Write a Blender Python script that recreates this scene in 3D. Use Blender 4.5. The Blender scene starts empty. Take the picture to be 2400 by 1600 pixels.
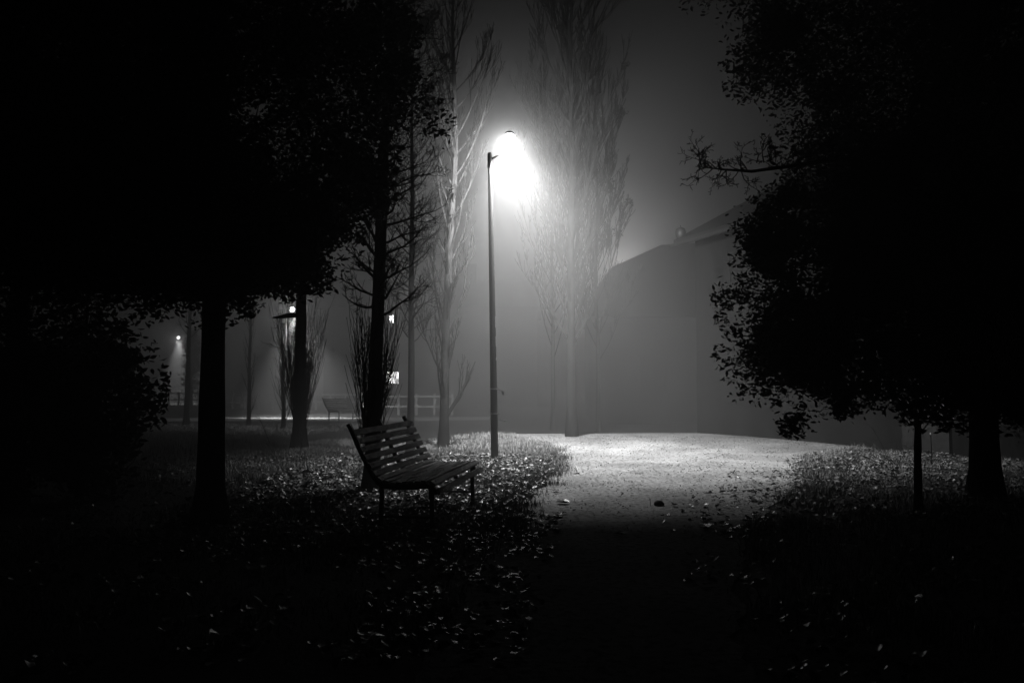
import bpy, math, random
import numpy as np
from mathutils import Vector, Matrix, noise
from math import sin, cos, pi, radians, atan2, sqrt

random.seed(7)
RNG = np.random.default_rng(11)
sc = bpy.context.scene
COL = sc.collection

# ------------------------------------------------------------------ camera
F = 1867.0; CX = 1200.0; CY = 800.0; HZ = 895.0; CH = 1.4
PHI = math.atan((HZ - CY) / F)
cam_d = bpy.data.cameras.new("camera"); cam = bpy.data.objects.new("camera", cam_d); COL.objects.link(cam)
cam.location = (0, 0, CH); cam.rotation_euler = (pi / 2 + PHI, 0, 0)
cam_d.sensor_width = 36; cam_d.lens = F / 2400 * 36; cam_d.clip_end = 500; cam_d.clip_start = 0.05
sc.camera = cam

def sstep(a, b, t):
    t = min(1, max(0, (t - a) / (b - a))); return t * t * (3 - 2 * t)

def gz(x, y):
    return -0.25 * sstep(18, 30, y) + 0.02 * sin(x * 0.5 + 1.3) * cos(y * 0.37) * min(1, max(0, y / 6))

def ray(px, py):
    x = (px - CX) / F; u = -(py - CY) / F
    return Vector((x, cos(PHI) - u * sin(PHI), sin(PHI) + u * cos(PHI)))

def W(px, py, D):
    d = ray(px, py); t = D / d.y
    return Vector((d.x * t, D, CH + d.z * t))

def G(px, py):
    d = ray(px, py); z = 0
    for _ in range(12):
        t = (z - CH) / d.z
        z = gz(d.x * t, d.y * t)
    return Vector((d.x * t, d.y * t, z))

# ------------------------------------------------------------------ tagging
def tag(o, label=None, cat=None, group=None, kind=None):
    if label: o['label'] = label
    if cat: o['category'] = cat
    if group: o['group'] = group
    if kind: o['kind'] = kind
    return o

def thing(name, loc, label, cat, rotz=0, group=None):
    o = bpy.data.objects.new(name, None); COL.objects.link(o)
    o.location = loc; o.rotation_euler = (0, 0, rotz); o.empty_display_size = 0.2
    return tag(o, label, cat, group)

def copy_tree(o, parent=None):
    c = o.copy(); COL.objects.link(c); c.parent = parent
    for ch in list(o.children):
        copy_tree(ch, c)
    return c

# ------------------------------------------------------------------ materials
def mat(name, col, rough=0.8, var=0.35, scale=6.0, bump=0.0, bscale=40.0, spec=0.3, metal=0.0, stretch=(1, 1, 1), dark=None, fine=None):
    m = bpy.data.materials.new(name); m.use_nodes = True
    nt = m.node_tree; b = nt.nodes['Principled BSDF']
    b.inputs['Roughness'].default_value = rough
    b.inputs['Metallic'].default_value = metal
    b.inputs['Specular IOR Level'].default_value = spec
    tc = nt.nodes.new('ShaderNodeTexCoord'); mp = nt.nodes.new('ShaderNodeMapping')
    mp.inputs['Scale'].default_value = stretch
    nt.links.new(tc.outputs['Object'], mp.inputs['Vector'])
    n = nt.nodes.new('ShaderNodeTexNoise'); n.inputs['Scale'].default_value = scale; n.inputs['Detail'].default_value = 6
    n.inputs['Roughness'].default_value = 0.65
    nt.links.new(mp.outputs[0], n.inputs['Vector'])
    r = nt.nodes.new('ShaderNodeValToRGB')
    lo = dark if dark is not None else col * (1 - var)
    hi = col * (1 + var)
    r.color_ramp.elements[0].position = 0.36; r.color_ramp.elements[1].position = 0.64
    r.color_ramp.elements[0].color = (lo, lo, lo, 1); r.color_ramp.elements[1].color = (hi, hi, hi, 1)
    nt.links.new(n.outputs['Fac'], r.inputs['Fac'])
    out = r.outputs['Color']
    if fine:
        n3 = nt.nodes.new('ShaderNodeTexNoise'); n3.inputs['Scale'].default_value = fine[0]; n3.inputs['Detail'].default_value = 3
        nt.links.new(mp.outputs[0], n3.inputs['Vector'])
        r3 = nt.nodes.new('ShaderNodeValToRGB')
        r3.color_ramp.elements[0].position = fine[1]; r3.color_ramp.elements[1].position = fine[1] + fine[2]
        d = fine[3]
        r3.color_ramp.elements[0].color = (d, d, d, 1); r3.color_ramp.elements[1].color = (1, 1, 1, 1)
        nt.links.new(n3.outputs['Fac'], r3.inputs['Fac'])
        mx = nt.nodes.new('ShaderNodeMix'); mx.data_type = 'RGBA'; mx.blend_type = 'MULTIPLY'
        mx.inputs['Factor'].default_value = 1
        nt.links.new(out, mx.inputs['A']); nt.links.new(r3.outputs['Color'], mx.inputs['B'])
        out = mx.outputs['Result']
    nt.links.new(out, b.inputs['Base Color'])
    if bump > 0:
        n2 = nt.nodes.new('ShaderNodeTexNoise'); n2.inputs['Scale'].default_value = bscale; n2.inputs['Detail'].default_value = 5
        nt.links.new(mp.outputs[0], n2.inputs['Vector'])
        bp = nt.nodes.new('ShaderNodeBump'); bp.inputs['Strength'].default_value = bump; bp.inputs['Distance'].default_value = 0.02
        nt.links.new(n2.outputs['Fac'], bp.inputs['Height']); nt.links.new(bp.outputs[0], b.inputs['Normal'])
    return m

def emis(name, strength, pattern=None):
    m = bpy.data.materials.new(name); m.use_nodes = True
    nt = m.node_tree; nt.nodes.clear()
    o = nt.nodes.new('ShaderNodeOutputMaterial'); e = nt.nodes.new('ShaderNodeEmission')
    e.inputs['Strength'].default_value = strength
    if pattern:
        tc = nt.nodes.new('ShaderNodeTexCoord'); n = nt.nodes.new('ShaderNodeTexNoise'); n.inputs['Scale'].default_value = pattern
        n.inputs['Detail'].default_value = 3
        nt.links.new(tc.outputs['Object'], n.inputs['Vector'])
        r = nt.nodes.new('ShaderNodeValToRGB'); r.color_ramp.elements[0].position = .42; r.color_ramp.elements[1].position = .58
        r.color_ramp.elements[0].color = (.12, .12, .12, 1); r.color_ramp.elements[1].color = (1, 1, 1, 1)
        nt.links.new(n.outputs['Fac'], r.inputs['Fac']); nt.links.new(r.outputs['Color'], e.inputs['Color'])
    nt.links.new(e.outputs[0], o.inputs['Surface'])
    return m

def leafmat(name, lo, hi, rough, spec=0.5):
    """per-leaf brightness from the mesh island"""
    m = bpy.data.materials.new(name); m.use_nodes = True
    nt = m.node_tree; b = nt.nodes['Principled BSDF']
    g = nt.nodes.new('ShaderNodeNewGeometry'); r = nt.nodes.new('ShaderNodeValToRGB')
    r.color_ramp.elements[0].color = (lo, lo, lo, 1); r.color_ramp.elements[1].color = (hi, hi, hi, 1)
    nt.links.new(g.outputs['Random Per Island'], r.inputs['Fac']); nt.links.new(r.outputs['Color'], b.inputs['Base Color'])
    b.inputs['Roughness'].default_value = rough; b.inputs['Specular IOR Level'].default_value = spec
    return m

M = dict(
    soil=mat('soil', 0.035, .95, .5, 3.0, .6, 25),
    gravel=mat('gravel', 0.58, .95, .3, .8, .8, 28, fine=(17.0, .38, .12, .4)),
    road=mat('road', 0.45, .95, .2, 1.2, .4, 40),
    grass=leafmat('grass', .2, .6, .5, .5),
    litter=leafmat('litter', .08, .65, .3, .8),
    debris=leafmat('debris', .03, .14, .7, .3),
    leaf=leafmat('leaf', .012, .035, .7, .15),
    gloss=leafmat('gloss', .02, .06, .16, 1.0),
    bark=mat('bark', .018, .95, .5, 9, .8, 30, spec=.05, stretch=(1, 1, .35)),
    pale=mat('pale_bark', .022, .95, .5, 7, .8, 22, spec=.05, stretch=(1, 1, .5)),
    wood=mat('wood', .28, .62, .4, 9.0, .6, 60, spec=.5, stretch=(1, .25, 1), fine=(14.0, .42, .1, .28)),
    iron=mat('iron', .03, .5, .4, 20, .2, 60, spec=.4),
    pole=mat('pole', .10, .34, .3, 8, .15, 30, spec=.5, stretch=(1, 1, .3)),
    band=mat('band', .8, .35, .15, 40, .2, 90, spec=.8),
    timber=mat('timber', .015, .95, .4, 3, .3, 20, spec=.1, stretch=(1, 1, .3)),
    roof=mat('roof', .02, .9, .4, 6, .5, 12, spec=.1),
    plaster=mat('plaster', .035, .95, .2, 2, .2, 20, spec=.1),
    rail=mat('rail', .75, .8, .25, 8, .2, 30),
    glass=mat('glass', .02, .2, .2, 3, 0, 1),
    stone=mat('stone', .08, .9, .4, 20, .4, 40),
    lens=emis('lens', 9.0),
    farlens=emis('far_lens', 25.0),
    win1=emis('lit_window', 26.0, 2.2),
    win2=emis('lit_window_bright', 13.0, 2.6),
)

# ------------------------------------------------------------------ mesh builder
class MB:
    def __init__(s): s.v = []; s.f = []; s.n = 0
    def add(s, v, f):
        k = s.n
        s.v.extend([tuple(p) for p in v]); s.f.extend([tuple(i + k for i in q) for q in f]); s.n = len(s.v)
    def box(s, c, size, R=None):
        hx, hy, hz = size[0] / 2, size[1] / 2, size[2] / 2
        P = [Vector((a * hx, b * hy, d * hz)) for a in (-1, 1) for b in (-1, 1) for d in (-1, 1)]
        if R is not None: P = [R @ p for p in P]
        c = Vector(c)
        s.add([c + p for p in P], [(0, 1, 3, 2), (4, 6, 7, 5), (0, 4, 5, 1), (2, 3, 7, 6), (0, 2, 6, 4), (1, 5, 7, 3)])
    def bevelbox(s, c, size, b=0.004, R=None):
        hx, hy, hz = size[0] / 2, size[1] / 2, size[2] / 2
        ring = lambda x, bb: [(x, -hy + bb, -hz), (x, hy - bb, -hz), (x, hy, -hz + bb), (x, hy, hz - bb), (x, hy - bb, hz), (x, -hy + bb, hz), (x, -hy, hz - bb), (x, -hy, -hz + bb)]
        P = [Vector(p) for x in (-hx, hx) for p in ring(x, b)]
        if R is not None: P = [R @ p for p in P]
        c = Vector(c)
        fs = [(i, (i + 1) % 8, (i + 1) % 8 + 8, i + 8) for i in range(8)] + [tuple(range(7, -1, -1)), tuple(range(8, 16))]
        s.add([c + p for p in P], fs)
    def tube(s, pts, rad, n=5, cap=True):
        pts = [Vector(p) for p in pts]; m = len(pts)
        if not hasattr(rad, '__len__'): rad = [rad] * m
        V = []; ref = None
        for i, p in enumerate(pts):
            t = (pts[min(i + 1, m - 1)] - pts[max(i - 1, 0)])
            if t.length < 1e-9: t = Vector((0, 0, 1))
            t.normalize()
            if ref is None: ref = t.orthogonal()
            a = (ref - t * ref.dot(t))
            if a.length < 1e-6: a = t.orthogonal()
            a.normalize(); ref = a; b = t.cross(a)
            for k in range(n):
                q = 2 * pi * k / n
                V.append(p + (a * cos(q) + b * sin(q)) * rad[i])
        Fs = []
        for i in range(m - 1):
            for k in range(n):
                Fs.append((i * n + k, i * n + (k + 1) % n, (i + 1) * n + (k + 1) % n, (i + 1) * n + k))
        if cap:
            Fs.append(tuple(range(n - 1, -1, -1))); Fs.append(tuple((m - 1) * n + k for k in range(n)))
        s.add(V, Fs)
    def prism(s, poly, a, b):
        """poly list of 3D points (one face), extruded by vector (b-a)"""
        d = Vector(b) - Vector(a); n = len(poly)
        V = [Vector(p) for p in poly] + [Vector(p) + d for p in poly]
        s.add(V, [tuple(range(n - 1, -1, -1)), tuple(range(n, 2 * n))] + [(i, (i + 1) % n, (i + 1) % n + n, i + n) for i in range(n)])
    def build(s, name, m, parent=None, smooth=False):
        me = bpy.data.meshes.new(name); me.from_pydata(s.v, [], s.f); me.materials.append(m)
        if smooth: me.polygons.foreach_set('use_smooth', [True] * len(me.polygons))
        me.update()
        o = bpy.data.objects.new(name, me); COL.objects.link(o)
        if parent is not None: o.parent = parent
        return o

def np_mesh(name, V, Fa, m, parent=None):
    """V (N,3) float, Fa (K,c) int -> object"""
    me = bpy.data.meshes.new(name)
    V = np.asarray(V, np.float32); Fa = np.asarray(Fa, np.int32); K, c = Fa.shape
    me.vertices.add(len(V)); me.vertices.foreach_set('co', V.ravel())
    me.loops.add(K * c); me.loops.foreach_set('vertex_index', Fa.ravel())
    me.polygons.add(K); me.polygons.foreach_set('loop_start', np.arange(0, K * c, c, dtype=np.int32))
    me.update(calc_edges=True); me.validate(); me.materials.append(m)
    o = bpy.data.objects.new(name, me); COL.objects.link(o)
    if parent is not None: o.parent = parent
    return o

LEAF = np.array([(0, 0), (.28, .10), (.50, .42), (.36, .55), (.34, .80), (0, 1.12), (-.34, .80), (-.36, .55), (-.50, .42), (-.28, .10)], float)
def leaves(name, P, size, m, parent=None, tilt=0.4, flat=False, curl=.25, lobed=True):
    """P (N,3) positions, size (N,) -> one mesh of leaf-shaped fans"""
    N = len(P); P = np.asarray(P, float)
    L = LEAF if lobed else np.array([(0, 0), (.22, .35), (.2, .75), (0, 1.1), (-.2, .75), (-.22, .35)], float)
    k = len(L)
    th = RNG.uniform(0, 2 * pi, N)
    if flat:
        tx = RNG.normal(0, tilt, N); ty = RNG.normal(0, tilt, N)
        nrm = np.stack([tx, ty, np.ones(N)], 1)
    else:
        nrm = RNG.normal(0, 1, (N, 3))
    nrm /= np.linalg.norm(nrm, axis=1)[:, None]
    ref = np.stack([np.cos(th), np.sin(th), RNG.normal(0, .2, N)], 1)
    a = np.cross(nrm, ref); a /= (np.linalg.norm(a, axis=1)[:, None] + 1e-9)
    b = np.cross(nrm, a)
    cu = RNG.normal(0, curl, N) + curl * .6
    V = np.zeros((N, k + 1, 3))
    pts = np.vstack([L - np.array([0, .5]), [[0, 0]]])
    for i in range(k + 1):
        h = (pts[i, 0] ** 2 + pts[i, 1] ** 2) * cu * 1.6 + (abs(pts[i, 0]) * .35)
        V[:, i] = P + size[:, None] * (a * pts[i, 0] + b * pts[i, 1] + nrm * h[:, None])
    base = (np.arange(N) * (k + 1))[:, None]
    tri = np.array([(k, i, (i + 1) % k) for i in range(k)])
    Fa = (base[:, :, None] + tri[None]).reshape(-1, 3)
    return np_mesh(name, V.reshape(-1, 3), Fa, m, parent)

# ------------------------------------------------------------------ ground + path
def grid(name, xs, ys, m, zoff=0.0, fn=gz):
    mb = MB(); nx, ny = len(xs), len(ys)
    V = [(x, y, fn(x, y) + zoff) for y in ys for x in xs]
    Fc = [(j * nx + i, j * nx + i + 1, (j + 1) * nx + i + 1, (j + 1) * nx + i) for j in range(ny - 1) for i in range(nx - 1)]
    mb.add(V, Fc); return mb.build(name, m, smooth=True)
o = grid('ground', np.linspace(-70, 70, 141), np.concatenate([np.linspace(-6, 34, 81), np.linspace(36, 110, 30)]), M['soil'])
tag(o, 'dark lawn and soil of the park', None, kind='structure')

PL = [(1085, 1000), (1180, 1018), (1262, 1040), (1300, 1062), (1305, 1100), (1262, 1150), (1222, 1195), (1165, 1270), (1080, 1420), (960, 1600), (760, 1900)]
PR = [(1690, 1003), (1900, 1018), (2170, 1042), (1985, 1054), (1872, 1078), (1868, 1108), (1900, 1132), (1850, 1160), (1760, 1230), (1720, 1400), (1760, 1600), (1800, 1900)]
PLw = [G(*p) for p in PL]; PRw = [G(*p) for p in PR]
def edge(pw):
    q = sorted([(p.y, p.x) for p in pw])
    ys = [a for a, b in q]; xs = [b for a, b in q]
    return lambda y: float(np.interp(y, ys, xs))
eL, eR = edge(PLw), edge(PRw)
def rag(y, s): return .10 * noise.noise(Vector((y * 1.7, s, 0))) + .05 * noise.noise(Vector((y * 6, s, 3)))
def xl(y): return eL(y) + rag(y, 1.0)
def xr(y): return eR(y) + rag(y, 7.0)
mb = MB(); ys = np.linspace(2.2, 23.5, 260); nx = 40
V = []
for y in ys:
    a, b = xl(y), xr(y)
    for i in range(nx):
        x = a + (b - a) * i / (nx - 1)
        V.append((x, y, gz(x, y) + .012))
mb.add(V, [(j * nx + i, j * nx + i + 1, (j + 1) * nx + i + 1, (j + 1) * nx + i) for j in range(len(ys) - 1) for i in range(nx - 1)])
tag(mb.build('path', M['gravel'], smooth=True), 'pale gravel path under the lamp', None, kind='structure')
# far footpath lit by the second lamp
mb = MB(); xs = np.linspace(-26, -1, 60)
def fy(x): return 35.2 + .10 * (x + 10)
V = []
for x in xs:
    for w in (-1.7, -.8, 0, .8, 1.7): V.append((x, fy(x) + w, gz(x, fy(x) + w) + .012))
mb.add(V, [(j * 5 + i, (j + 1) * 5 + i, (j + 1) * 5 + i + 1, j * 5 + i + 1) for j in range(59) for i in range(4)])
tag(mb.build('far_path', M['road'], smooth=True), 'far pale footpath along the fence', None, kind='structure')

def onpath(x, y): return 2.2 < y < 23.5 and xl(y) < x < xr(y)

# grass blades
def blades(regions):
    B = []
    for (x0, x1, y0, y1, dens, h) in regions:
        n = int((x1 - x0) * (y1 - y0) * dens)
        xs = RNG.uniform(x0, x1, n); ys = RNG.uniform(y0, y1, n)
        for x, y in zip(xs, ys):
            nv = noise.noise(Vector((x * 1.1, y * 1.1, 5)))
            if nv < -.12 and random.random() < .75: continue
            if onpath(x + .06, y) and onpath(x - .06, y):
                if random.random() < .993: continue
            B.append((x, y, gz(x, y), h * (.55 + .9 * random.random()) * (1 + .9 * nv)))
    # tufts overhanging the path edge
    for _ in range(230):
        y = random.uniform(7.5, 19); side = random.random() < .7
        cx = (xl(y) - random.uniform(-.15, .35)) if side else (xr(y) + random.uniform(.0, .5))
        r = random.uniform(.05, .14); hh = random.uniform(.07, .17)
        for k in range(random.randint(40, 90)):
            x = cx + random.gauss(0, r); yy = y + random.gauss(0, r)
            B.append((x, yy, gz(x, yy), hh * random.uniform(.5, 1.2)))
    B = np.array(B); N = len(B)
    th = RNG.uniform(0, 2 * pi, N); w = RNG.uniform(.0022, .0045, N); lean = RNG.uniform(.1, .8, N); ph = RNG.uniform(0, 2 * pi, N)
    side = np.stack([np.cos(th), np.sin(th), np.zeros(N)], 1) * w[:, None]
    ld = np.stack([np.cos(ph), np.sin(ph), np.zeros(N)], 1)
    base = B[:, :3] - np.array([0, 0, .01]); h = B[:, 3][:, None]
    mid = base + ld * h * lean[:, None] * .3 + np.array([0, 0, 1]) * h * .6
    tip = base + ld * h * lean[:, None] + np.array([0, 0, 1]) * h * (1 - .25 * lean[:, None])
    V = np.stack([base - side, base + side, mid + side * .8, mid - side * .8, tip], 1)
    b = (np.arange(N) * 5)[:, None, None]
    Fa = (b + np.array([(0, 1, 2), (0, 2, 3), (3, 2, 4)])[None]).reshape(-1, 3)
    return V.reshape(-1, 3), Fa
V, Fa = blades([(-5.5, 1.6, 10.6, 19, 1000, .08), (-5.5, 1.6, 8.5, 10.6, 420, .06), (-4.5, .8, 6.2, 8.5, 500, .07), (4.0, 9.5, 9.5, 17.2, 800, .055), (-14, -4, 24, 31, 90, .14), (-12, -5.5, 12, 24, 90, .12), (-1.5, 1.8, 19, 23, 300, .1), (1.2, 7, 4, 9.5, 420, .09), (-4, 1, 4, 6.2, 300, .06)])
tag(np_mesh('grass', V, Fa, M['grass']), 'short tufted grass beside the gravel path', 'grass', kind='stuff')

# fallen leaves as ground cover
def scatter(n, x0, x1, y0, y1, keep):
    out = []
    while len(out) < n:
        x = random.uniform(x0, x1); y = random.uniform(y0, y1)
        if keep(x, y): out.append((x, y, gz(x, y) + random.uniform(.012, .05)))
    return out
clump = lambda x, y, s, t: noise.noise(Vector((x * s, y * s, 9))) > t
P = scatter(5200, -6.5, 1.4, 6.6, 15, lambda x, y: not onpath(x, y) and (x > -3.4 or random.random() < .25) and (clump(x, y, 1.2, -.25)))
P += scatter(1500, -5, .6, 3.2, 8.2, lambda x, y: not onpath(x - .25, y) and clump(x, y, 1.5, .02))
P += scatter(520, -.9, .9, 4.0, 8.6, lambda x, y: abs(x - xl(y)) < .5 and clump(x, y, 2.0, -.05))
P += scatter(3200, 3.2, 9, 8, 16, lambda x, y: not onpath(x + .2, y) and clump(x, y, 1.2, -.2))
P += scatter(260, 1.5, 6, 7.5, 12.5, lambda x, y: onpath(x, y) and x > xr(y) - 1.1)
P += scatter(2200, -14, -6, 23.5, 31, lambda x, y: clump(x, y, .7, -.3))
P += scatter(1300, 1.2, 5.5, 3.2, 9, lambda x, y: x > xr(y) - .5 and clump(x, y, 1.5, -.1))
P += scatter(2600, -3.2, 1.3, 9, 15, lambda x, y: not onpath(x, y))
P = np.array(P); P[:, 2] += np.where(P[:, 1] > 9, .014, -.008)
leaves('leaf_litter', P, RNG.uniform(.03, .07, len(P)), M['litter'], tilt=.33, flat=True)
tag(bpy.data.objects['leaf_litter'], 'wet fallen leaves strewn over the dark lawn', 'leaf litter', kind='stuff')
P = np.array(scatter(6000, -1.5, 8.5, 7.5, 21, lambda x, y: onpath(x, y) and (clump(x, y, 1.6, .02) or random.random() < .25)))
P[:, 2] -= .004
leaves('path_debris', P, RNG.uniform(.008, .036, len(P)), M['debris'], tilt=.5, flat=True, lobed=False)
tag(bpy.data.objects['path_debris'], 'dark crumbs of twig and leaf on the gravel', 'debris', kind='stuff')

# single leaves, a stick and a stone on the path
def fallen_leaf(px, py, s, label, rz):
    g = G(px, py)
    L = np.vstack([LEAF]) - np.array([0, .5]); mb = MB()
    top = [(p[0] * s, p[1] * s, .012 + s * (.5 * abs(p[0]) + .25 * p[1] ** 2)) for p in L] + [(0, 0, .012)]
    n = len(L)
    mb.add(top, [(n, i, (i + 1) % n) for i in range(n)])
    bl = mb.build('leaf_blade', M['litter']); st = MB()
    st.tube([(0, -.5 * s, .02), (0.02, -.9 * s, .03), (.05, -1.2 * s, .02)], .0025, 4)
    t = thing('fallen_leaf', (g.x, g.y, g.z + .012), label, 'leaf', rz, 'single fallen leaves on the gravel path')
    bl.parent = t; st.build('leaf_stalk', M['debris'], t)
fallen_leaf(1765, 1176, .16, 'curled fallen leaf on the gravel near the right grass edge', .5)
fallen_leaf(1320, 1183, .15, 'pale flat fallen leaf on the path, right of the front bench legs', 1.4)
fallen_leaf(1213, 1222, .2, 'large pale fallen leaf at the dark left edge of the path', 2.2)
fallen_leaf(1302, 1155, .11, 'small pale fallen leaf beside the last grass tuft at the path edge', 3.6)
fallen_leaf(1655, 1239, .12, 'pale fallen leaf alone in the dark front of the path', .1)
fallen_leaf(1455, 1258, .10, 'faint fallen leaf in the dark below the lit gravel', 4.4)
g = G(1545, 1187); mb = MB()
for k in range(7):
    pass
r = .05; V = []; rings = 6; seg = 10
for i in range(rings + 1):
    th = pi * i / rings
    for j in range(seg):
        q = 2 * pi * j / seg; w = 1 + .25 * noise.noise(Vector((cos(q) * 2, sin(q) * 2, i * .7)))
        V.append((g.x + r * 1.2 * w * sin(th) * cos(q), g.y + r * w * sin(th) * sin(q), g.z + .035 + r * .8 * cos(th)))
mb.add(V, [(i * seg + j, i * seg + (j + 1) % seg, (i + 1) * seg + (j + 1) % seg, (i + 1) * seg + j) for i in range(rings) for j in range(seg)])
tag(mb.build('stone', M['stone'], smooth=True), 'small dark round stone on the gravel path', 'stone')
a = G(1344, 1098); b = G(1356, 1112); mb = MB()
mb.tube([a + Vector((0, 0, .09)), (a + b) / 2 + Vector((0.02, 0, .05)), b + Vector((0, 0, .025)), b + Vector((-.08, -.03, .02))], [.006, .01, .012, .008], 5)
tag(mb.build('stick', M['rail']), 'pale bent stick standing up from the lit gravel', 'stick')

# ------------------------------------------------------------------ bench
BL = Vector((.163, .987, 0)).normalized(); BF = Vector((.987, -.163, 0)).normalized()
def make_bench(label):
    root = thing('park_bench', (0, 0, 0), label, 'bench', 0, 'slatted park benches')
    L = 1.80; X0, X1 = -.10, L + .09
    # local axes: x = towards the seat front, y = along the bench
    back = [(-.262, .925), (-.222, .846), (-.184, .768), (-.143, .690), (-.101, .612), (-.055, .540), (.000, .487)]
    seat = [(.066, .464), (.128, .456), (.190, .455), (.252, .458), (.314, .463), (.376, .468), (.438, .472)]
    front = [(.522, .462), (.583, .388)]
    allp = back + seat + front
    def slat(name, i, wd):
        p = allp[i]; a = allp[max(0, i - 1)]; b = allp[min(len(allp) - 1, i + 1)]
        if i == 6: ang = atan2(.462 - .53, .05 + .05)
        elif i == 14: ang = radians(-32)
        elif i == 15: ang = radians(-68)
        else: ang = atan2(b[1] - a[1], b[0] - a[0])
        mb = MB()
        R = Matrix.Rotation(-ang, 3, 'Y')
        # slight warp along the length
        n = 9; V = []; hw, ht, be = wd / 2, .014, .004
        sec = [(-hw + be, -ht), (hw - be, -ht), (hw, -ht + be), (hw, ht - be), (hw - be, ht), (-hw + be, ht), (-hw, ht - be), (-hw, -ht + be)]
        sh = random.uniform(-.012, .012)
        for k in range(n):
            y = X0 + sh + (X1 - X0) * k / (n - 1)
            wz = .004 * sin(k * 1.3 + i * 2.1) + random.uniform(-.001, .001)
            for q in sec:
                v = R @ Vector((q[0], 0, q[1] + wz)); V.append((p[0] + v.x, y, p[1] + v.z))
        Fs = [(k * 8 + j, (k + 1) * 8 + j, (k + 1) * 8 + (j + 1) % 8, k * 8 + (j + 1) % 8) for k in range(n - 1) for j in range(8)]
        Fs += [tuple(range(8)), tuple((n - 1) * 8 + j for j in range(7, -1, -1))]
        mb.add(V, Fs)
        for yy in (0, L * .5, L):   # bolt heads
            v = R @ Vector((0, 0, ht + .003)); mb.box((p[0] + v.x, yy, p[1] + v.z), (.014, .014, .005), R)
        return mb.build(name, M['wood'], root)
    for i in range(7): slat('back_slat', i, .058)
    for i in range(7, 14): slat('seat_slat', i, .047)
    for i in range(14, 16): slat('front_slat', i, .062)
    # frames: bar behind the slats
    prof = [(-.345, 1.005), (-.302, .925), (-.262, .832), (-.225, .755), (-.184, .675), (-.142, .597), (-.095, .518), (-.035, .452), (.04, .418), (.13, .412), (.22, .412), (.33, .418), (.44, .428), (.498, .424), (.548, .355)]
    for yy in (0, L * .5, L):
        mb = MB(); n = len(prof); V = []
        for i, p in enumerate(prof):
            a = prof[max(0, i - 1)]; b = prof[min(n - 1, i + 1)]
            t = Vector((b[0] - a[0], 0, b[1] - a[1])).normalized(); q = Vector((-t.z, 0, t.x))
            h = .026 if i > 6 and i < n - 2 else .018
            for (s1, s2) in ((-1, -1), (1, -1), (1, 1), (-1, 1)):
                V.append((p[0] + q.x * h * s1, yy + .022 * s2, p[1] + q.z * h * s1))
        mb.add(V, [(i * 4 + j, i * 4 + (j + 1) % 4, (i + 1) * 4 + (j + 1) % 4, (i + 1) * 4 + j) for i in range(n - 1) for j in range(4)] + [(3, 2, 1, 0), tuple((n - 1) * 4 + j for j in range(4))])
        mb.build('frame', M['iron'], root)
    for yy in (0, L):
        for (x, zt, dx) in ((0, .418, -.01), (.49, .405, .012)):
            mb = MB(); mb.tube([(x + dx, yy, -.03), (x, yy, zt)], [.024, .024], 10); mb.tube([(x + dx, yy, -.01), (x + dx, yy, .02)], .036, 10)
            mb.build('leg', M['iron'], root, smooth=False)
        mb = MB(); mb.tube([(0, yy, .13), (.49, yy, .13)], .012, 6); mb.build('stretcher', M['iron'], root)
    return root
DB = 7.7
bench = make_bench('front slatted bench with peeling paint, standing in leaves left of the tall lamp')
bx = -302 / F * DB
bench.location = (bx, DB, gz(bx, DB)); bench.rotation_euler = (0, 0, atan2(-.163, .987))
b2 = copy_tree(bench); b2['label'] = 'far dark slatted bench on the pale footpath, seen in silhouette'
g = W(771, 985, 33.5); b2.location = (g.x, 33.5, gz(g.x, 33.5)); b2.rotation_euler = (0, 0, radians(-22))
# leaf on the seat
mb = MB(); s = .04; L_ = LEAF - np.array([0, .5])
mb.add([(p[0] * s, p[1] * s * .8, .4 * s * abs(p[0]) + .3 * s * p[1] ** 2) for p in L_] + [(0, 0, 0)], [(10, i, (i + 1) % 10) for i in range(10)])
o = mb.build('fallen_leaf', M['litter']); q = Matrix.Rotation(bench.rotation_euler[2], 3, 'Z') @ Vector((.10, .62, .487))
o.location = bench.location + q; tag(o, 'tiny pale leaf lying on the front bench seat', 'leaf')

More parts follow.
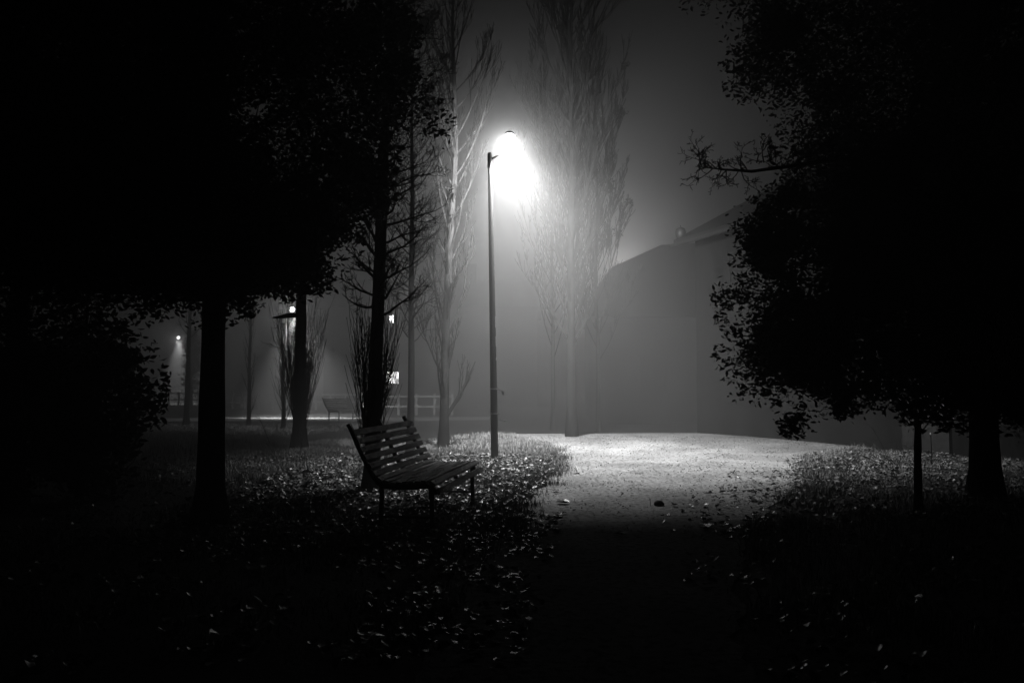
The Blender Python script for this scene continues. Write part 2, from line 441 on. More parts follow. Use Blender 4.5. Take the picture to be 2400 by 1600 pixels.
# ------------------------------------------------------------------ lamps
def make_lamp(base, H, lean, arm, label, lens_m, reach=.36, GR=.115):
    root = thing('street_lamp', base, label, 'street lamp', 0, 'tall park lamps')
    mb = MB(); n = 14
    pts = [(lean * t, 0, -.1 + (H + .1) * t) for t in np.linspace(0, 1, n)]
    rad = [.068 - .030 * t for t in np.linspace(0, 1, n)]
    mb.tube(pts, rad, 18); mb.build('pole', M['pole'], root, smooth=True)
    top = Vector((lean, 0, H)); ax = Vector((cos(arm), sin(arm), 0))
    mb = MB(); mb.tube([top + Vector((0, 0, -.25)), top + Vector((0, 0, .0)), top + Vector((0, 0, .03))], [.042, .042, .03], 10)
    mb.tube([top + Vector((0, 0, -.10)), top + ax * reach * .5 + Vector((0, 0, -.02)), top + ax * (reach + .02) + Vector((0, 0, .30))], [.02, .018, .016], 8)
    mb.build('arm', M['pole'], root, smooth=True)
    hc = top + ax * (reach + .02) + Vector((0, 0, .27))
    # shallow cap over an opal globe
    def lathe(prof, seg=24):
        V = [(hc.x + r * cos(2 * pi * k / seg), hc.y + r * sin(2 * pi * k / seg), hc.z + z) for r, z in prof for k in range(seg)]
        mb = MB(); mb.add(V, [(i * seg + k, i * seg + (k + 1) % seg, (i + 1) * seg + (k + 1) % seg, (i + 1) * seg + k) for i in range(len(prof) - 1) for k in range(seg)]); return mb
    hood = lathe([(.01, .125), (.04, .12), (.07, .105), (.09, .075), (.085, .07), (.01, .09)]).build('lamp_shade', M['pole'], root, smooth=True)
    q_ = [pi * t / 14 for t in range(1, 15)]
    mb = lathe([(GR * sin(t), -.02 + GR * (1.1 if t > pi / 2 else 1) * cos(t)) for t in q_])
    o = mb.build('lens', lens_m, hood, smooth=True)
    return root, hc

def light(kind, name, loc, energy, size=None, blend=.5, aim=None, radius=.08):
    d = bpy.data.lights.new(name, kind); d.energy = energy; d.shadow_soft_size = radius
    o = bpy.data.objects.new(name, d); COL.objects.link(o); o.location = loc
    if kind == 'SPOT':
        d.spot_size = size; d.spot_blend = blend
        o.rotation_euler = (Vector(aim) - Vector(loc)).to_track_quat('-Z', 'Y').to_euler()
    return o

lb = G(1160, 1082)
lt = W(1148, 362, lb.y)
LH = lt.z - lb.z; LEANX = lt.x - lb.x
lamp, hc = make_lamp(lb, LH, LEANX, radians(-12), 'tall lit lamp beside the gravel path, right behind the front bench', M['lens'], reach=.34)
hw = lb + hc
EN = 620
LB = hw + Vector((-.06, 0, -.21))
# the lantern's light distribution (down, over the path, along the path behind), plus two added unseen lights that backlight the fog behind the roofs
light('SPOT', 'street_lamp_beam', LB, 1600, radians(111), .6, (hw.x + .5, hw.y + .6, 0), .10)
light('SPOT', 'street_lamp_wide_beam', LB, 2100, radians(124), .6, (hw.x + 2.6, hw.y + 3.3, 0), .10)
light('SPOT', 'street_lamp_side_beam', LB, 2900, radians(74), 1.0, (hw.x + 5.3, hw.y + 2.9, 0), .10)
light('SPOT', 'street_lamp_far_beam', LB, 4800, radians(84), 1.0, (hw.x + 1.2, hw.y + 6.4, 0), .10)
light('SPOT', 'street_lamp_back_beam', LB, 1900, radians(130), 1.0, hw + Vector((.1, 1, -.5)), .10)
light('SPOT', 'street_lamp_back_glow', hw + Vector((-.04, .20, .02)), 20000, radians(100), 1.0, hw + Vector((0, 2, -.1)), .10)
light('POINT', 'street_lamp_glow', LB, 8, radius=.10)
light('POINT', 'added_roofline_glow', W(1470, 640, 38), 1100, radius=.4)
light('POINT', 'added_fog_glow', W(1280, 430, 42), 1050, radius=4)
# bands, bracket, pale strips standing in for the pole's glints
def polept(py):
    t = (W(1160, py, lb.y).z - lb.z) / LH
    return Vector((LEANX * t, 0, LH * t)), .068 - .030 * t
for py in (911, 969):
    p, r = polept(py); mb = MB(); mb.tube([p + Vector((0, 0, -.012)), p + Vector((0, 0, .012))], r + .014, 18)
    mb.box(p + Vector((r + .015, -.01, 0)), (.03, .03, .03)); mb.build('clamp_band', M['band'], lamp)
p, r = polept(916); mb = MB(); mb.box(p + Vector((r + .065, -.01, 0)), (.11, .05, .02)); mb.box(p + Vector((r + .10, -.01, -.04)), (.035, .045, .06)); mb.build('bracket', M['band'], lamp)
p, r = polept(984); mb = MB(); mb.tube([p + Vector((r, 0, .03)), p + Vector((r + .06, -.01, 0)), p + Vector((r + .13, -.01, -.02))], .006, 5); mb.box(p + Vector((r + .12, 0, -.01)), (.05, .03, .018)); mb.build('wire_stub', M['band'], lamp)
for (a, b_) in ((741, 768), (788, 812), (837, 844)):
    pa, ra = polept(a); pb, rb = polept(b_); mb = MB()
    o_ = Vector((cos(-.55), sin(-.55), 0))
    mb.tube([pa + o_ * (ra + .003), pb + o_ * (rb + .003)], .009, 6); mb.build('glint_strip', M['band'], lamp)

# second lamp, far left of centre
l2 = W(667, 975, 38); l2.z = gz(l2.x, 38); h2 = W(667, 737, 38).z - l2.z
lamp2, hc2 = make_lamp(l2, h2, 0, 0, 'far lit lamp on the left, half hidden by a branch of the dark poplar', M['farlens'], .28)
light('SPOT', 'far_lamp_beam', l2 + hc2 + Vector((0, 0, -.27)), 10500, radians(88), .8, (l2.x + .9, 38.6, -.3), .1)
light('POINT', 'far_lamp_glow', l2 + hc2 + Vector((0, 0, -.27)), 250, radius=.1)
l3 = W(424, 955, 62); l3.z = gz(l3.x, 62); h3 = W(424, 798, 62).z - l3.z
lamp3, hc3 = make_lamp(l3, h3, 0, pi, 'farthest small lit lamp, seen in the gap left of the thick trunk', M['farlens'], .28)
light('SPOT', 'farthest_lamp_beam', l3 + hc3 + Vector((0, 0, -.27)), 9000, radians(66), .6, (l3.x + .8, 61, -.3), .1)
light('POINT', 'farthest_lamp_glow', l3 + hc3 + Vector((0, 0, -.27)), 250, radius=.1)

# ------------------------------------------------------------------ trees
def wob(p, a, s): return Vector((noise.noise(Vector((p * s, a, 0))), noise.noise(Vector((p * s, a, 9))), 0))

def branch(mb, tips, p0, d, L, r, up, depth, sides=4, twig=6, spread=.7, curl=.25, mn=.0018):
    n = max(3, int(4 + L * 2)); pts = [Vector(p0)]; d = Vector(d).normalized()
    for i in range(n):
        d = (d + Vector((0, 0, 1)) * up / n + Vector((random.gauss(0, 1), random.gauss(0, 1), random.gauss(0, 1))) * curl / n).normalized()
        pts.append(pts[-1] + d * L / n)
    rad = [max(mn, r * (1 - .85 * i / n)) for i in range(n + 1)]
    mb.tube(pts, rad, sides if r > .012 else 3, cap=False)
    tips.append(pts[-1])
    if depth > 0:
        for k in range(twig):
            t = random.uniform(.2, 1); i = min(n - 1, int(t * n)); q = pts[i].lerp(pts[i + 1], t * n - i)
            dd = (pts[i + 1] - pts[i]).normalized()
            side = Vector((random.gauss(0, 1), random.gauss(0, 1), random.gauss(0, 1) * .6)); side = (side - dd * side.dot(dd)).normalized()
            branch(mb, tips, q, dd + side * spread, L * random.uniform(.25, .55) * (1.15 - .5 * t), rad[i] * .55, up * .8, depth - 1, sides, twig, spread, curl, mn)

def make_tree(name, base, H, r0, label, cat='tree', group=None, lean=(0, 0), z0=.4, nb=60, blen=(1.6, .6), start=.55, up=1.2, depth=2, twig=5, r1=.012, bark='bark', leafn=0, leafs=.05, leafm='leaf', spread=.7, curl=.3, brad=.3, clumps=0, mn=.0018, sector=None, jit=.12, blobs=None):
    base = Vector(base)
    root = thing(name, base, label, cat, 0, group)
    n = 16; mb = MB(); sd = random.uniform(0, 50)
    pts = []; rad = []
    for i in range(n + 1):
        t = i / n; w = wob(t * 3, sd, 1) * jit * t
        pts.append(Vector((lean[0] * t, lean[1] * t, -.1 + (H + .1) * t)) + w); rad.append(r0 * (1 - t) ** .8 + r1)
    rad[0] *= 1.55; rad[1] *= 1.04
    # finely divided trunk with bulges
    P = []; R = []
    for i in range(n):
        for k in range(3):
            f = k / 3; P.append(pts[i].lerp(pts[i + 1], f)); R.append((rad[i] * (1 - f) + rad[i + 1] * f) * (1 + .10 * noise.noise(Vector((i + f, sd, 2)))))
    P.append(pts[-1]); R.append(rad[-1]); mb.tube(P, R, 10); mb.build('trunk', M[bark], root, smooth=True)
    mb = MB(); tips = []
    for b in range(nb):
        t = z0 / H + (1 - z0 / H) * ((b + random.random()) / nb) ** .9
        t = min(.98, t); i = int(t * n); q = pts[i].lerp(pts[min(n, i + 1)], t * n - i)
        if sector: az = random.uniform(*sector) if random.random() < .8 else random.uniform(0, 2 * pi)
        else: az = b * 2.4 + random.uniform(-.5, .5)
        L = (blen[0] + (blen[1] - blen[0]) * t) * random.uniform(.6, 1.15)
        d = Vector((cos(az), sin(az), start * random.uniform(.7, 1.4)))
        branch(mb, tips, q, d, L, max(.006, rad[i] * brad), up, depth, 4, twig, spread, curl, mn)
    cr = mb.build('crown', M['bark'], root)
    if blobs:
        pp = []
        for (cx, cy_, cz, rr, nn) in blobs:
            k = 0
            while k < nn:
                v = Vector((random.gauss(0, 1), random.gauss(0, 1), random.gauss(0, 1))).normalized() * (random.random() ** .4)
                p = Vector((cx + v.x * rr, cy_ + v.y * rr, cz + v.z * rr))
                nz = noise.noise(p * 1.7) + .5 * noise.noise(p * 4.3)
                if nz < -.15 + .9 * max(0, v.length - .55): 
                    if random.random() < .93: continue
                pp.append(tuple(p)); k += 1
        pp = np.array(pp)
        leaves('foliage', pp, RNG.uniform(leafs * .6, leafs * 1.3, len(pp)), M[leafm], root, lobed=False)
    elif leafn:
        hi_ = [t_ for t_ in tips if t_.z > .62 * H] or tips
        T = tips if not clumps else [random.choice(hi_) for _ in range(clumps)]
        idx = RNG.integers(0, len(T), leafn)
        A = np.array([tuple(T[i]) for i in idx]) + RNG.normal(0, .10 if not clumps else .07, (leafn, 3))
        leaves('foliage', A, RNG.uniform(leafs * .6, leafs * 1.3, leafn), M[leafm], root, lobed=bool(clumps))
    return root

# pale poplar beyond the bench, left of the lamp
g = G(1039, 1050)
make_tree('poplar_tree', g, 11.5, .085, 'pale trunked poplar standing between the front bench and the lamp', lean=(.30, 0), z0=.5, nb=60, blen=(1.5, 2.2), start=1.2, up=1.1, depth=2, twig=6, bark='pale', leafn=700, leafs=.09, clumps=16, spread=.42, jit=.3, mn=.005, leafm='bark', brad=.4)
# poplars right of the lamp, in fog
for (px, D, H, r, lab, nb) in ((1340, 21.0, 14.0, .12, 'foggy poplar right of the lamp with a dark fan of limbs at its top', 80),
                          (1296, 27.0, 11, .06, 'thin faint poplar just left of the foggy poplar, nearest the lamp glow', 34),
                          (1402, 25.0, 9.6, .06, 'faint slender poplar farthest right, above the hipped roof', 40)):
    q = W(px, 980, D); q.z = gz(q.x, D)
    make_tree('poplar_tree', q, H, r, lab, z0=2.2, nb=nb, blen=(3.0, 2.4), start=1.4, up=1.0, depth=2, twig=7, leafn=260, leafs=.08, clumps=10, spread=.38, group=None, jit=.3, mn=.009, brad=.45, leafm='bark')
# dark poplar behind the bench
q = W(872, 990, 10.4); q.z = gz(q.x, 10.4)
make_tree('poplar_tree', q, 8.0, .095, 'black poplar with dense twigs rising behind the front bench back', lean=(.22, 0), z0=2.3, nb=120, blen=(.85, .9), start=.35, up=.5, depth=2, twig=7, mn=.003, spread=.9, curl=.8, jit=.1)
t = bpy.data.objects['crown.004'] if 'crown.004' in bpy.data.objects else None
# its lower upright shoots: part of the same tree
def shoots(root_base, tree, n, H, w, r=.007, z0=.15):
    mb = MB(); tips = []
    for k in range(n):
        az = random.uniform(0, 2 * pi); rr = random.uniform(.03, .07)
        p0 = Vector((cos(az) * rr, sin(az) * rr, random.uniform(z0, z0 + .5)))
        branch(mb, tips, p0, (cos(az) * w, sin(az) * w, 1.0), H * random.uniform(.5, 1.0), r, .9, 1, 3, 6, .3, .3, .003)
    mb.build('shoots', M['bark'], tree)
shoots(q, bpy.data.objects['poplar_tree.004'], 60, 1.9, .16)
# softer tree behind it, greyed by the fog
q = W(962, 1000, 15.5); q.z = gz(q.x, 15.5)
make_tree('bare_tree', q, 8.5, .06, 'grey twiggy tree between the black poplar and the pale trunk', z0=2.2, nb=110, blen=(1.1, .9), start=.45, up=.5, depth=2, twig=6, mn=.003, spread=.9, curl=.8)
# black poplar at the far lamp, with a branch across its light
q = W(702, 1000, 17.0); q.z = gz(q.x, 17)
t7 = make_tree('poplar_tree', q, 9.0, .13, 'black poplar in front of the far lamp, branch reaching left', z0=3.4, nb=60, blen=(1.8, 1.2), start=1.0, up=.8, depth=2, twig=5, mn=.004, jit=.02)
shoots(q, t7, 90, 2.6, .20, .009, .1)
mb = MB(); tips = []
zz = W(700, 741, 17).z - q.z
mb.tube([(0, 0, zz + .02), (-.2, 0, zz + .03), (-.42, 0, zz - .01), (-.62, .02, zz - .03)], [.065, .055, .045, .012], 7)
for a in ((-.15, 1), (-.3, .8), (-.45, .5), (-.1, .4), (-.5, .3)):
    branch(mb, tips, (a[0], 0, zz), (-.5 * random.random(), .1, random.choice((.6, -.5, -.2))), .5 * a[1], .012, .1, 1, 4, 4, .8, .6, .003)
for k in range(9):
    branch(mb, tips, (0, -.05, zz - .2 - .12 * k), (-1, 0, random.uniform(-.3, .7)), random.uniform(.4, .75), .010, random.uniform(-.6, .9), 1, 4, 4, .6, .6, .003)
mb.build('limb', M['bark'], t7)
# thin poplars in the second lamp's light
for (px, D, H, lab, nm) in ((583, 30.0, 6.0, 'thin poplar with pale base left of the far lamp', 30), (664, 27.0, 3.3, 'short narrow shrubby poplar under the far lamp', 46)):
    q = W(px, 980, D); q.z = gz(q.x, D)
    make_tree('poplar_tree', q, H, .07, lab, z0=.2, nb=nm, blen=(1.3, .6), start=2.2, up=.9, depth=1, twig=5, mn=.004, spread=.4)
# thick near trunk at left
q = W(494, 1100, 8.0); q.z = gz(q.x, 8)
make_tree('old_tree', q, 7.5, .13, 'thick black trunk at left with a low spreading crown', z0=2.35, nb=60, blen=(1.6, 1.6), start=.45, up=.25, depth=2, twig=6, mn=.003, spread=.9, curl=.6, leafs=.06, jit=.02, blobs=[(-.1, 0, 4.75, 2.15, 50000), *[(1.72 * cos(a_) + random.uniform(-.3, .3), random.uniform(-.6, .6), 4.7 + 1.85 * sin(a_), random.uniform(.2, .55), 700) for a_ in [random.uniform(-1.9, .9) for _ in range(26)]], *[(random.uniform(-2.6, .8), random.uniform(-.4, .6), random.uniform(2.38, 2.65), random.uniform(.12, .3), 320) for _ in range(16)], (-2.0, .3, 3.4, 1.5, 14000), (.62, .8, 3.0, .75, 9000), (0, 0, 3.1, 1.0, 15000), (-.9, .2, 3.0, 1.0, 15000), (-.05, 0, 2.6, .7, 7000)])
q = Vector((-5.6, 9.0, 0))
make_tree('evergreen_tree', q, 7.0, .12, 'leafy black tree at the far left edge', z0=1.7, nb=60, blen=(1.6, 1.4), start=.3, up=.2, depth=2, twig=5, mn=.004, spread=.9, curl=.7, leafs=.09, blobs=[(0, 0, 4.2, 2.6, 26000)])
# lit leafy bush in the gap at left
q = W(447, 950, 50); q.z = gz(q.x, 50)
make_tree('ivy_tree', q, 4.6, .10, 'leafy tree lit from behind, in the gap left of the thick trunk', z0=.6, nb=40, blen=(.8, .5), start=1.0, up=.5, depth=1, twig=5, leafn=1600, leafs=.16, mn=.01, bark='pale')
q = W(436, 1000, 30); q.z = gz(q.x, 30)
make_tree('bare_tree', q, 7, .10, 'dark trunk dividing the small lit gap at left', z0=3.2, nb=30, blen=(1.5, 1), start=.8, up=.4, depth=1, twig=5, mn=.006, jit=.05, lean=(.1, 0))

# right: near tree with the branch reaching over the roof
q = Vector((5.6, 9.5, 0))
t = make_tree('evergreen_tree', q, 7.4, .16, 'large black drooping evergreen at right whose knobbly branch reaches over the roof', z0=1.2, nb=70, blen=(1.9, 1.8), start=.35, up=.2, depth=2, twig=6, mn=.003, spread=.9, curl=.6, leafs=.065,
              blobs=[(.2, .1, 5.1, 2.65, 50000), (-1.5, .1, 7.0, 1.9, 12000), (-2.5, .1, 7.3, 1.5, 7000), *[(-2.3 + dx_ + random.uniform(-.3, .45), random.uniform(-.6, .6), z_, random.uniform(.25, .6), 700) for (dx_, z_) in [random.choice(((-.2, random.uniform(1.6, 3.1)), (-.12, random.uniform(1.5, 3.9)), (0, random.uniform(4.6, 6.2)))) for _ in range(26)]], *[(random.uniform(-2.4, .8), random.uniform(-.5, .5), random.uniform(1.0, 1.35), random.uniform(.15, .32), 300) for _ in range(14)], (-.95, .2, 3.4, 1.3, 16000), (-1.65, .1, 2.25, 1.2, 14000), (-1.65, .1, 1.7, .8, 10000), (-.2, 0, 2.2, 1.5, 15000), (-.1, 0, 1.75, 1.0, 10000), (1.4, 0, 2.2, 1.6, 12000)])  # top and lower left crown lobes added to black out the fog there
mb = MB(); tips = []
A = W(1990, 370, 9.0) - q; Bp = W(1762, 402, 8.7) - q; C = W(1690, 397, 8.7) - q; Dp = W(1630, 390, 8.7) - q
mb.tube([Vector((-.1, 0, 3.0)), A, Bp, C, Dp], [.05, .035, .018, .010, .004], 5)
for k in range(46):
    t_ = random.random(); p = A.lerp(Dp, t_ ** .7) if t_ < .5 else Bp.lerp(Dp, random.random())
    branch(mb, tips, p, (random.uniform(-.9, .2), random.uniform(-.3, .3), random.choice((1, 1, -1)) * random.uniform(.3, 1)), random.uniform(.12, .42), .009, .1, 2, 4, 5, 1.0, 1.3, .0034)
mb.build('limb', M['bark'], t)

# laurel at the right with glinting leaves
q = Vector((4.45, 8.8, 0))
make_tree('laurel_tree', q, 2.6, .035, 'slim glossy leaved laurel in front of the drooping evergreen at right', z0=.8, nb=30, blen=(.6, .5), start=.8, up=.5, depth=1, twig=5, mn=.003, leafs=.06, leafm='gloss', blobs=[(-.3, 0, 1.75, .62, 2600), (.1, 0, 1.3, .5, 900)])
# bush added to black out the left edge
q = Vector((-4.95, 9.2, 0))
make_tree('evergreen_bush', q, 2.3, .05, 'added dark round bush blacking out the left edge, left of the thick trunk', cat='bush', z0=.1, nb=40, blen=(.9, .5), start=.7, up=.4, depth=1, twig=5, mn=.004, leafs=.09, blobs=[(0, 0, 1.3, .95, 7000), (-1.2, .2, 1.4, 1.1, 7000), (0, 0, .6, .7, 3000)])
q = Vector((8.6, 15.4, 0))
for k, (x, y, h, lab) in enumerate(((8.4, 16.2, 4.2, 'dark evergreen bush against the timber building, next to the lit path end'), (9.2, 13.2, 3.6, 'dark evergreen bush at the right edge behind the thin stake'), (10.6, 15.0, 4.6, 'tall dark bush behind the other bushes at right'))):
    make_tree('evergreen_bush', (x, y, gz(x, y)), h, .07, lab, cat='bush', z0=.12, nb=70, blen=(1.8, .7), start=.7, up=.5, depth=2, twig=5, mn=.004, leafn=15000, leafs=.09)

# ------------------------------------------------------------------ small plants
def sapling(px0, py0, px1, py1, D, label, m='bark', r=.006, n=5):
    a = W(px0, py0, D); b = W(px1, py1, D); base = Vector((a.x, D, gz(a.x, D)))
    t = thing('sapling', base, label, 'sapling')
    mb = MB(); d = (b - a); mb.tube([Vector((0, 0, -.02)), d * .35, d * .7, d], [r, r * .8, r * .6, r * .3], 5); mb.build('stem', M[m], t)
    for k in range(n):
        mb = MB(); branch(mb, [], d * random.uniform(.3, .9), d.normalized() + Vector((random.gauss(0, .5), random.gauss(0, .5), 0)), d.length * .35, r * .5, .3, 1, 3, 2, .5, .4, .0015)
        mb.build('twig', M[m], t)
g = G(640, 1030); sapling(636, 1012, 608, 945, g.y * .9 if g.y < 20 else 17, 'leaning dark sapling in front of the far lit grass', r=.012, n=3)
g = G(664, 1100); sapling(664, 1100, 622, 1030, g.y, 'pale thin leaning stem in the leaves left of the front bench', 'pale', .005, 3)
g = G(700, 1085); sapling(700, 1085, 712, 1005, g.y, 'faint upright sapling next to the pale leaning stem', 'pale', .004, 6)
g = G(2183, 1092); t = thing('garden_stake', g, 'thin pale upright stake in the right hand grass', 'stake')
mb = MB(); d = W(2183, 1015, g.y) - g; mb.tube([(0, 0, -.1), (0.01, 0, d.z * .5), (0, 0, d.z)], [.008, .009, .006], 6); mb.build('rod', M['pale'], t)
mb = MB(); mb.tube([(0, 0, d.z - .02), (0, 0, d.z + .01)], .012, 6); mb.build('cap', M['band'], t)
g = G(2075, 1092); t = thing('bramble', g, 'low arching bare bramble over the right grass edge', 'bramble'); mb = MB(); tips = []
for k in range(9):
    branch(mb, tips, (random.uniform(-.1, .3), 0, 0), (random.uniform(-1.2, .8), random.uniform(-.3, .3), .9), random.uniform(.5, .9), .007, -.9, 1, 4, 4, .6, .5, .0022)
mb.build('stems', M['bark'], t)

# ------------------------------------------------------------------ fences
def fence(x0, x1, D0, D1, label, H=.9, posts=6, rails=(.42, .86)):
    a = W(x0, 960, D0); b = W(x1, 960, D1); a.z = gz(a.x, D0); b.z = gz(b.x, D1)
    t = thing('rail_fence', a, label, 'fence', 0, 'post and rail fences')
    d = b - a; dn = Vector((d.x, d.y, 0)).normalized(); Rz = Matrix.Rotation(atan2(dn.y, dn.x), 3, 'Z')
    for k in range(posts):
        p = d * (k / (posts - 1)); mb = MB(); mb.bevelbox(p + Vector((0, 0, H / 2)), (.10, .10, H + .12), .01, Rz); mb.build('post', M['rail'], t)
    for h in rails:
        mb = MB(); off = Rz @ Vector((0, -.075, 0)); c = d / 2 + Vector((0, 0, h)) + off
        mb.bevelbox(c, (d.length + .1, .05, .09), .008, Rz); mb.build('rail', M['rail'], t)
fence(395, 465, 56, 56, 'short piece of pale fence by the farthest lamp', posts=4)
fence(524, 566, 49, 49, 'pale fence piece left of the thin poplar, lit by the far lamp', posts=3, H=1.0)
fence(572, 846, 48, 46, 'long faint rail fence behind the far bench', posts=9, rails=(.5, .92))
fence(850, 1060, 40, 40, 'pale rail fence below the lit windows', posts=6, H=1.0, rails=(.42, .92))

# ------------------------------------------------------------------ buildings
def winpart(parent, c, w, h, axu, nrm, m, frame=.06, fm='plaster'):
    """flat window on a wall: c centre, axu horizontal unit, nrm outward"""
    up = Vector((0, 0, 1)); R = Matrix((axu, nrm, up)).transposed()
    mb = MB()
    for s in (-1, 1):
        mb.box(c + axu * s * (w / 2 + frame / 2) + nrm * .02, (frame, .08, h + 2 * frame), R)
        mb.box(c + up * s * (h / 2 + frame / 2) + nrm * .02, (w, .078, frame), R)
    mb.box(c + nrm * .02, (.04, .07, h), R)
    fr = mb.build('window', M[fm], parent)
    mb = MB(); mb.box(c + nrm * .008, (w, .02, h), R); mb.build('pane', m, fr)

# timber building at right
cor = Vector((5.4, 23.3, gz(5.4, 23.3))); u = Vector((.375, -1, 0)).normalized(); nv = Vector((-1, -.375, 0)).normalized()
root = thing('timber_building', cor, 'dark timber building at right with deep overhanging eave', 'building')
Lb = 15.0; dep = 7.5; Hb = 5.75
def BW(s, d, z): return u * s - nv * d + Vector((0, 0, z))
mb = MB()
V = [BW(0, 0, -.3), BW(Lb, 0, -.3), BW(Lb, dep, -.3), BW(0, dep, -.3), BW(0, 0, Hb), BW(Lb, 0, Hb), BW(Lb, dep, Hb), BW(0, dep, Hb), BW(0, dep / 2, Hb + 2.0), BW(Lb, dep / 2, Hb + 2.0)]
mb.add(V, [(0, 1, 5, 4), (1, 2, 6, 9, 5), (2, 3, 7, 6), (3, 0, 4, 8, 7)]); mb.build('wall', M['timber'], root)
mb = MB()
for sgn in (0, 1):
    e0 = -.45 if sgn == 0 else dep + .45; sl = 2.0 / (dep / 2); ze = Hb - .45 * sl
    a = [BW(-.45, e0, ze + .02), BW(-.45, dep / 2, Hb + 2.02), BW(-.45, dep / 2, Hb + 2.2), BW(-.45, e0, ze + .2)]
    mb.prism(a, (0, 0, 0), u * (Lb + .9))
rf = mb.build('roof', M['roof'], root)
mb = MB(); mb.tube([BW(-.45, -.53, Hb - .22), BW(Lb, -.53, Hb - .22)], .06, 8); mb.build('gutter', M['iron'], rf)
for s in (2.2, 6.5): winpart(root, BW(s, -.002, 4.6), .9, .8, u, nv, M['glass'], fm='timber')
winpart(root, BW(4.5, -.002, 1.6), 1.0, 1.2, u, nv, M['glass'], fm='timber')
mb = MB(); R = Matrix((u, nv, Vector((0, 0, 1)))).transposed(); mb.box(BW(8, -.03, 1.0), (1.1, .08, 2.1), R); dr = mb.build('door', M['iron'], root)
mb = MB(); mb.box(BW(8.4, -.1, 1.0), (.12, .03, .03), R); mb.build('handle', M['band'], dr)
# hanging lantern under the eave tip
lp = W(1595, 528, 23.4); t = thing('hanging_lantern', lp, 'small unlit round lantern hanging under the eave tip', 'lantern')
mb = MB(); mb.tube([(0, 0, 0), (0, 0, -.08)], .012, 6); mb.build('hook', M['iron'], t)
mb = MB(); seg = 12; prof = [(.02, -.06), (.12, -.10), (.16, -.2), (.15, -.32), (.09, -.4), (.01, -.42)]
mb.add([(r * cos(2 * pi * k / seg), r * sin(2 * pi * k / seg), z) for r, z in prof for k in range(seg)], [(i * seg + k, (i + 1) * seg + k, (i + 1) * seg + (k + 1) % seg, i * seg + (k + 1) % seg) for i in range(5) for k in range(seg)])
mb.build('globe', M['iron'], t, smooth=True)

# hipped-roof house behind it
D = 31.0
root = thing('hipped_house', (W(1560, 900, D).x, D, gz(5, D)), 'foggy house with hipped roof behind the timber building', 'house')
o0 = Vector(root.location)
def HP(px, py, D_): return W(px, py, D_) - o0
ze = HP(1385, 742, D).z; zr = HP(1560, 572, D + 3.5).z
x0 = HP(1385, 742, D).x; x1 = x0 + 13; xrg = HP(1552, 575, D + 3.5).x
mb = MB(); mb.add([(x0 + .4, .4, -.3), (x1, .4, -.3), (x1, 7, -.3), (x0 + .4, 7, -.3), (x0 + .4, .4, ze), (x1, .4, ze), (x1, 7, ze), (x0 + .4, 7, ze)],
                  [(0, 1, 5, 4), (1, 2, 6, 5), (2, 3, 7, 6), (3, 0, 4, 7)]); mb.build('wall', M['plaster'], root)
mb = MB(); zq = ze + .003
xm = HP(1438, 622, D + 1.8).x; zm = HP(1438, 622, D + 1.8).z
mb.add([(x0, 0, zq), (x1, 0, zq), (x1, 7.4, zq), (x0, 7.4, zq), (xrg, 3.7, zr), (x1, 3.7, zr + .5), (xm, 2.2, zm), (xm, 5.2, zm)],
       [(0, 1, 5, 4, 6), (0, 6, 7, 3), (6, 4, 7), (3, 7, 4, 5, 2), (1, 2, 5), (3, 2, 1, 0)]); rf = mb.build('roof', M['roof'], root)
mb = MB(); mb.box((xrg + 2.2, 3.7, zr + .2), (.6, .6, 1.0)); mb.build('chimney', M['plaster'], rf)
for k in range(3): winpart(root, Vector((x0 + 2.5 + 2.6 * k, .398, ze * .45)), .9, 1.3, Vector((1, 0, 0)), Vector((0, -1, 0)), M['glass'])

# house with the two lit windows
D = 52.0
root = thing('village_house', (W(920, 900, D).x, D, gz(-8, D)), 'far foggy house with two brightly lit windows', 'house')
o0 = Vector(root.location)
mb = MB(); mb.add([(-4.5, 0, -.3), (9.5, 0, -.3), (9.5, 8, -.3), (-4.5, 8, -.3), (-4.5, 0, 6.6), (9.5, 0, 6.6), (9.5, 8, 6.6), (-4.5, 8, 6.6), (-4.5, 4, 8.6), (9.5, 4, 8.6)],
                  [(0, 1, 5, 4), (1, 2, 6, 9, 5), (2, 3, 7, 6), (3, 0, 4, 8, 7)]); mb.build('wall', M['plaster'], root)
mb = MB()
mb.prism([(-5, -.6, 6.35), (-5, 4, 8.65), (-5, 4, 8.85), (-5, -.6, 6.55)], (0, 0, 0), (15, 0, 0)); mb.prism([(-5, 8.6, 6.35), (-5, 4, 8.65), (-5, 4, 8.85), (-5, 8.6, 6.55)], (0, 0, 0), (15, 0, 0))
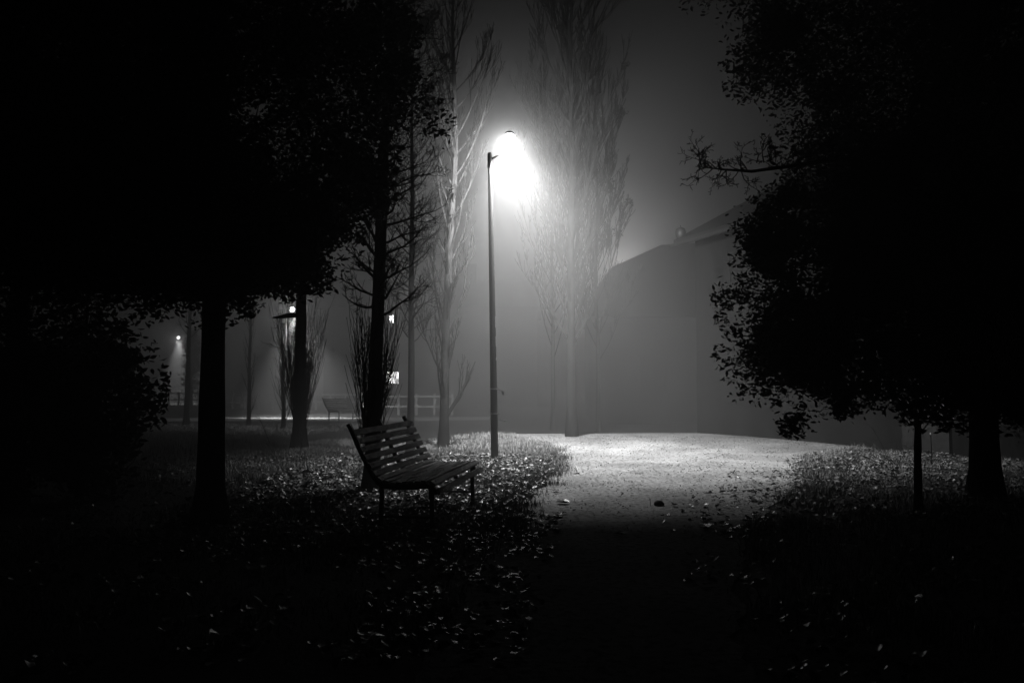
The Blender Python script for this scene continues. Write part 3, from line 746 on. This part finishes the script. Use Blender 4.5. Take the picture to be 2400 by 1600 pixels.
rf = mb.build('roof', M['roof'], root); mb = MB(); mb.box((5, 3, 9), (.7, .7, 1.6)); mb.build('chimney', M['plaster'], rf)
AX, NR = Vector((1, 0, 0)), Vector((0, -1, 0))
c1 = W(918, 748, D) - o0; c2 = W(921, 885, D) - o0
winpart(root, Vector((c1.x, -.002, c1.z)), .28, .5, AX, NR, M['win1'])
winpart(root, Vector((c2.x, -.002, c2.z)), .75, .75, AX, NR, M['win2'])
for x, z in ((3, c1.z - .3), (6.5, c1.z - .3), (6.5, 1.5)): winpart(root, Vector((x, -.002, z)), .9, 1.2, AX, NR, M['glass'])
mb = MB(); mb.box((3.4, -.03, 1.0), (1.0, .08, 2.1)); dr = mb.build('door', M['iron'], root); mb = MB(); mb.box((3.75, -.1, 1.0), (.1, .04, .04)); mb.build('handle', M['band'], dr)

# ------------------------------------------------------------------ haze
mb = MB(); mb.box((0, 45, 7.25), (150, 130, 17.5))
hz = mb.build('haze', M['glass']); hz.data.materials.clear()
hm = bpy.data.materials.new('haze'); hm.use_nodes = True; nt = hm.node_tree; nt.nodes.clear()
out = nt.nodes.new('ShaderNodeOutputMaterial'); pv = nt.nodes.new('ShaderNodeVolumePrincipled')
pv.inputs['Color'].default_value = (.92, .92, .92, 1); pv.inputs['Density'].default_value = .035; pv.inputs['Anisotropy'].default_value = .5
nt.links.new(pv.outputs[0], out.inputs['Volume']); hz.data.materials.append(hm)
tag(hz, 'night fog filling the park', 'fog', kind='stuff')

# ------------------------------------------------------------------ night world
w = bpy.data.worlds.new("World"); sc.world = w; w.use_nodes = True
bg = w.node_tree.nodes['Background']; bg.inputs['Color'].default_value = (0, 0, 0, 1); bg.inputs['Strength'].default_value = 0

vs = sc.view_settings; vs.view_transform = 'Standard'; vs.look = 'None'; vs.exposure = -0.25; vs.gamma = 1; vs.use_curve_mapping = False
sc.render.engine = 'CYCLES'; cy = sc.cycles
cy.use_denoising = True; cy.volume_bounces = 0; cy.max_bounces = 2; cy.diffuse_bounces = 0; cy.glossy_bounces = 1
cy.sample_clamp_indirect = 2.0; cy.caustics_reflective = False; cy.caustics_refractive = False
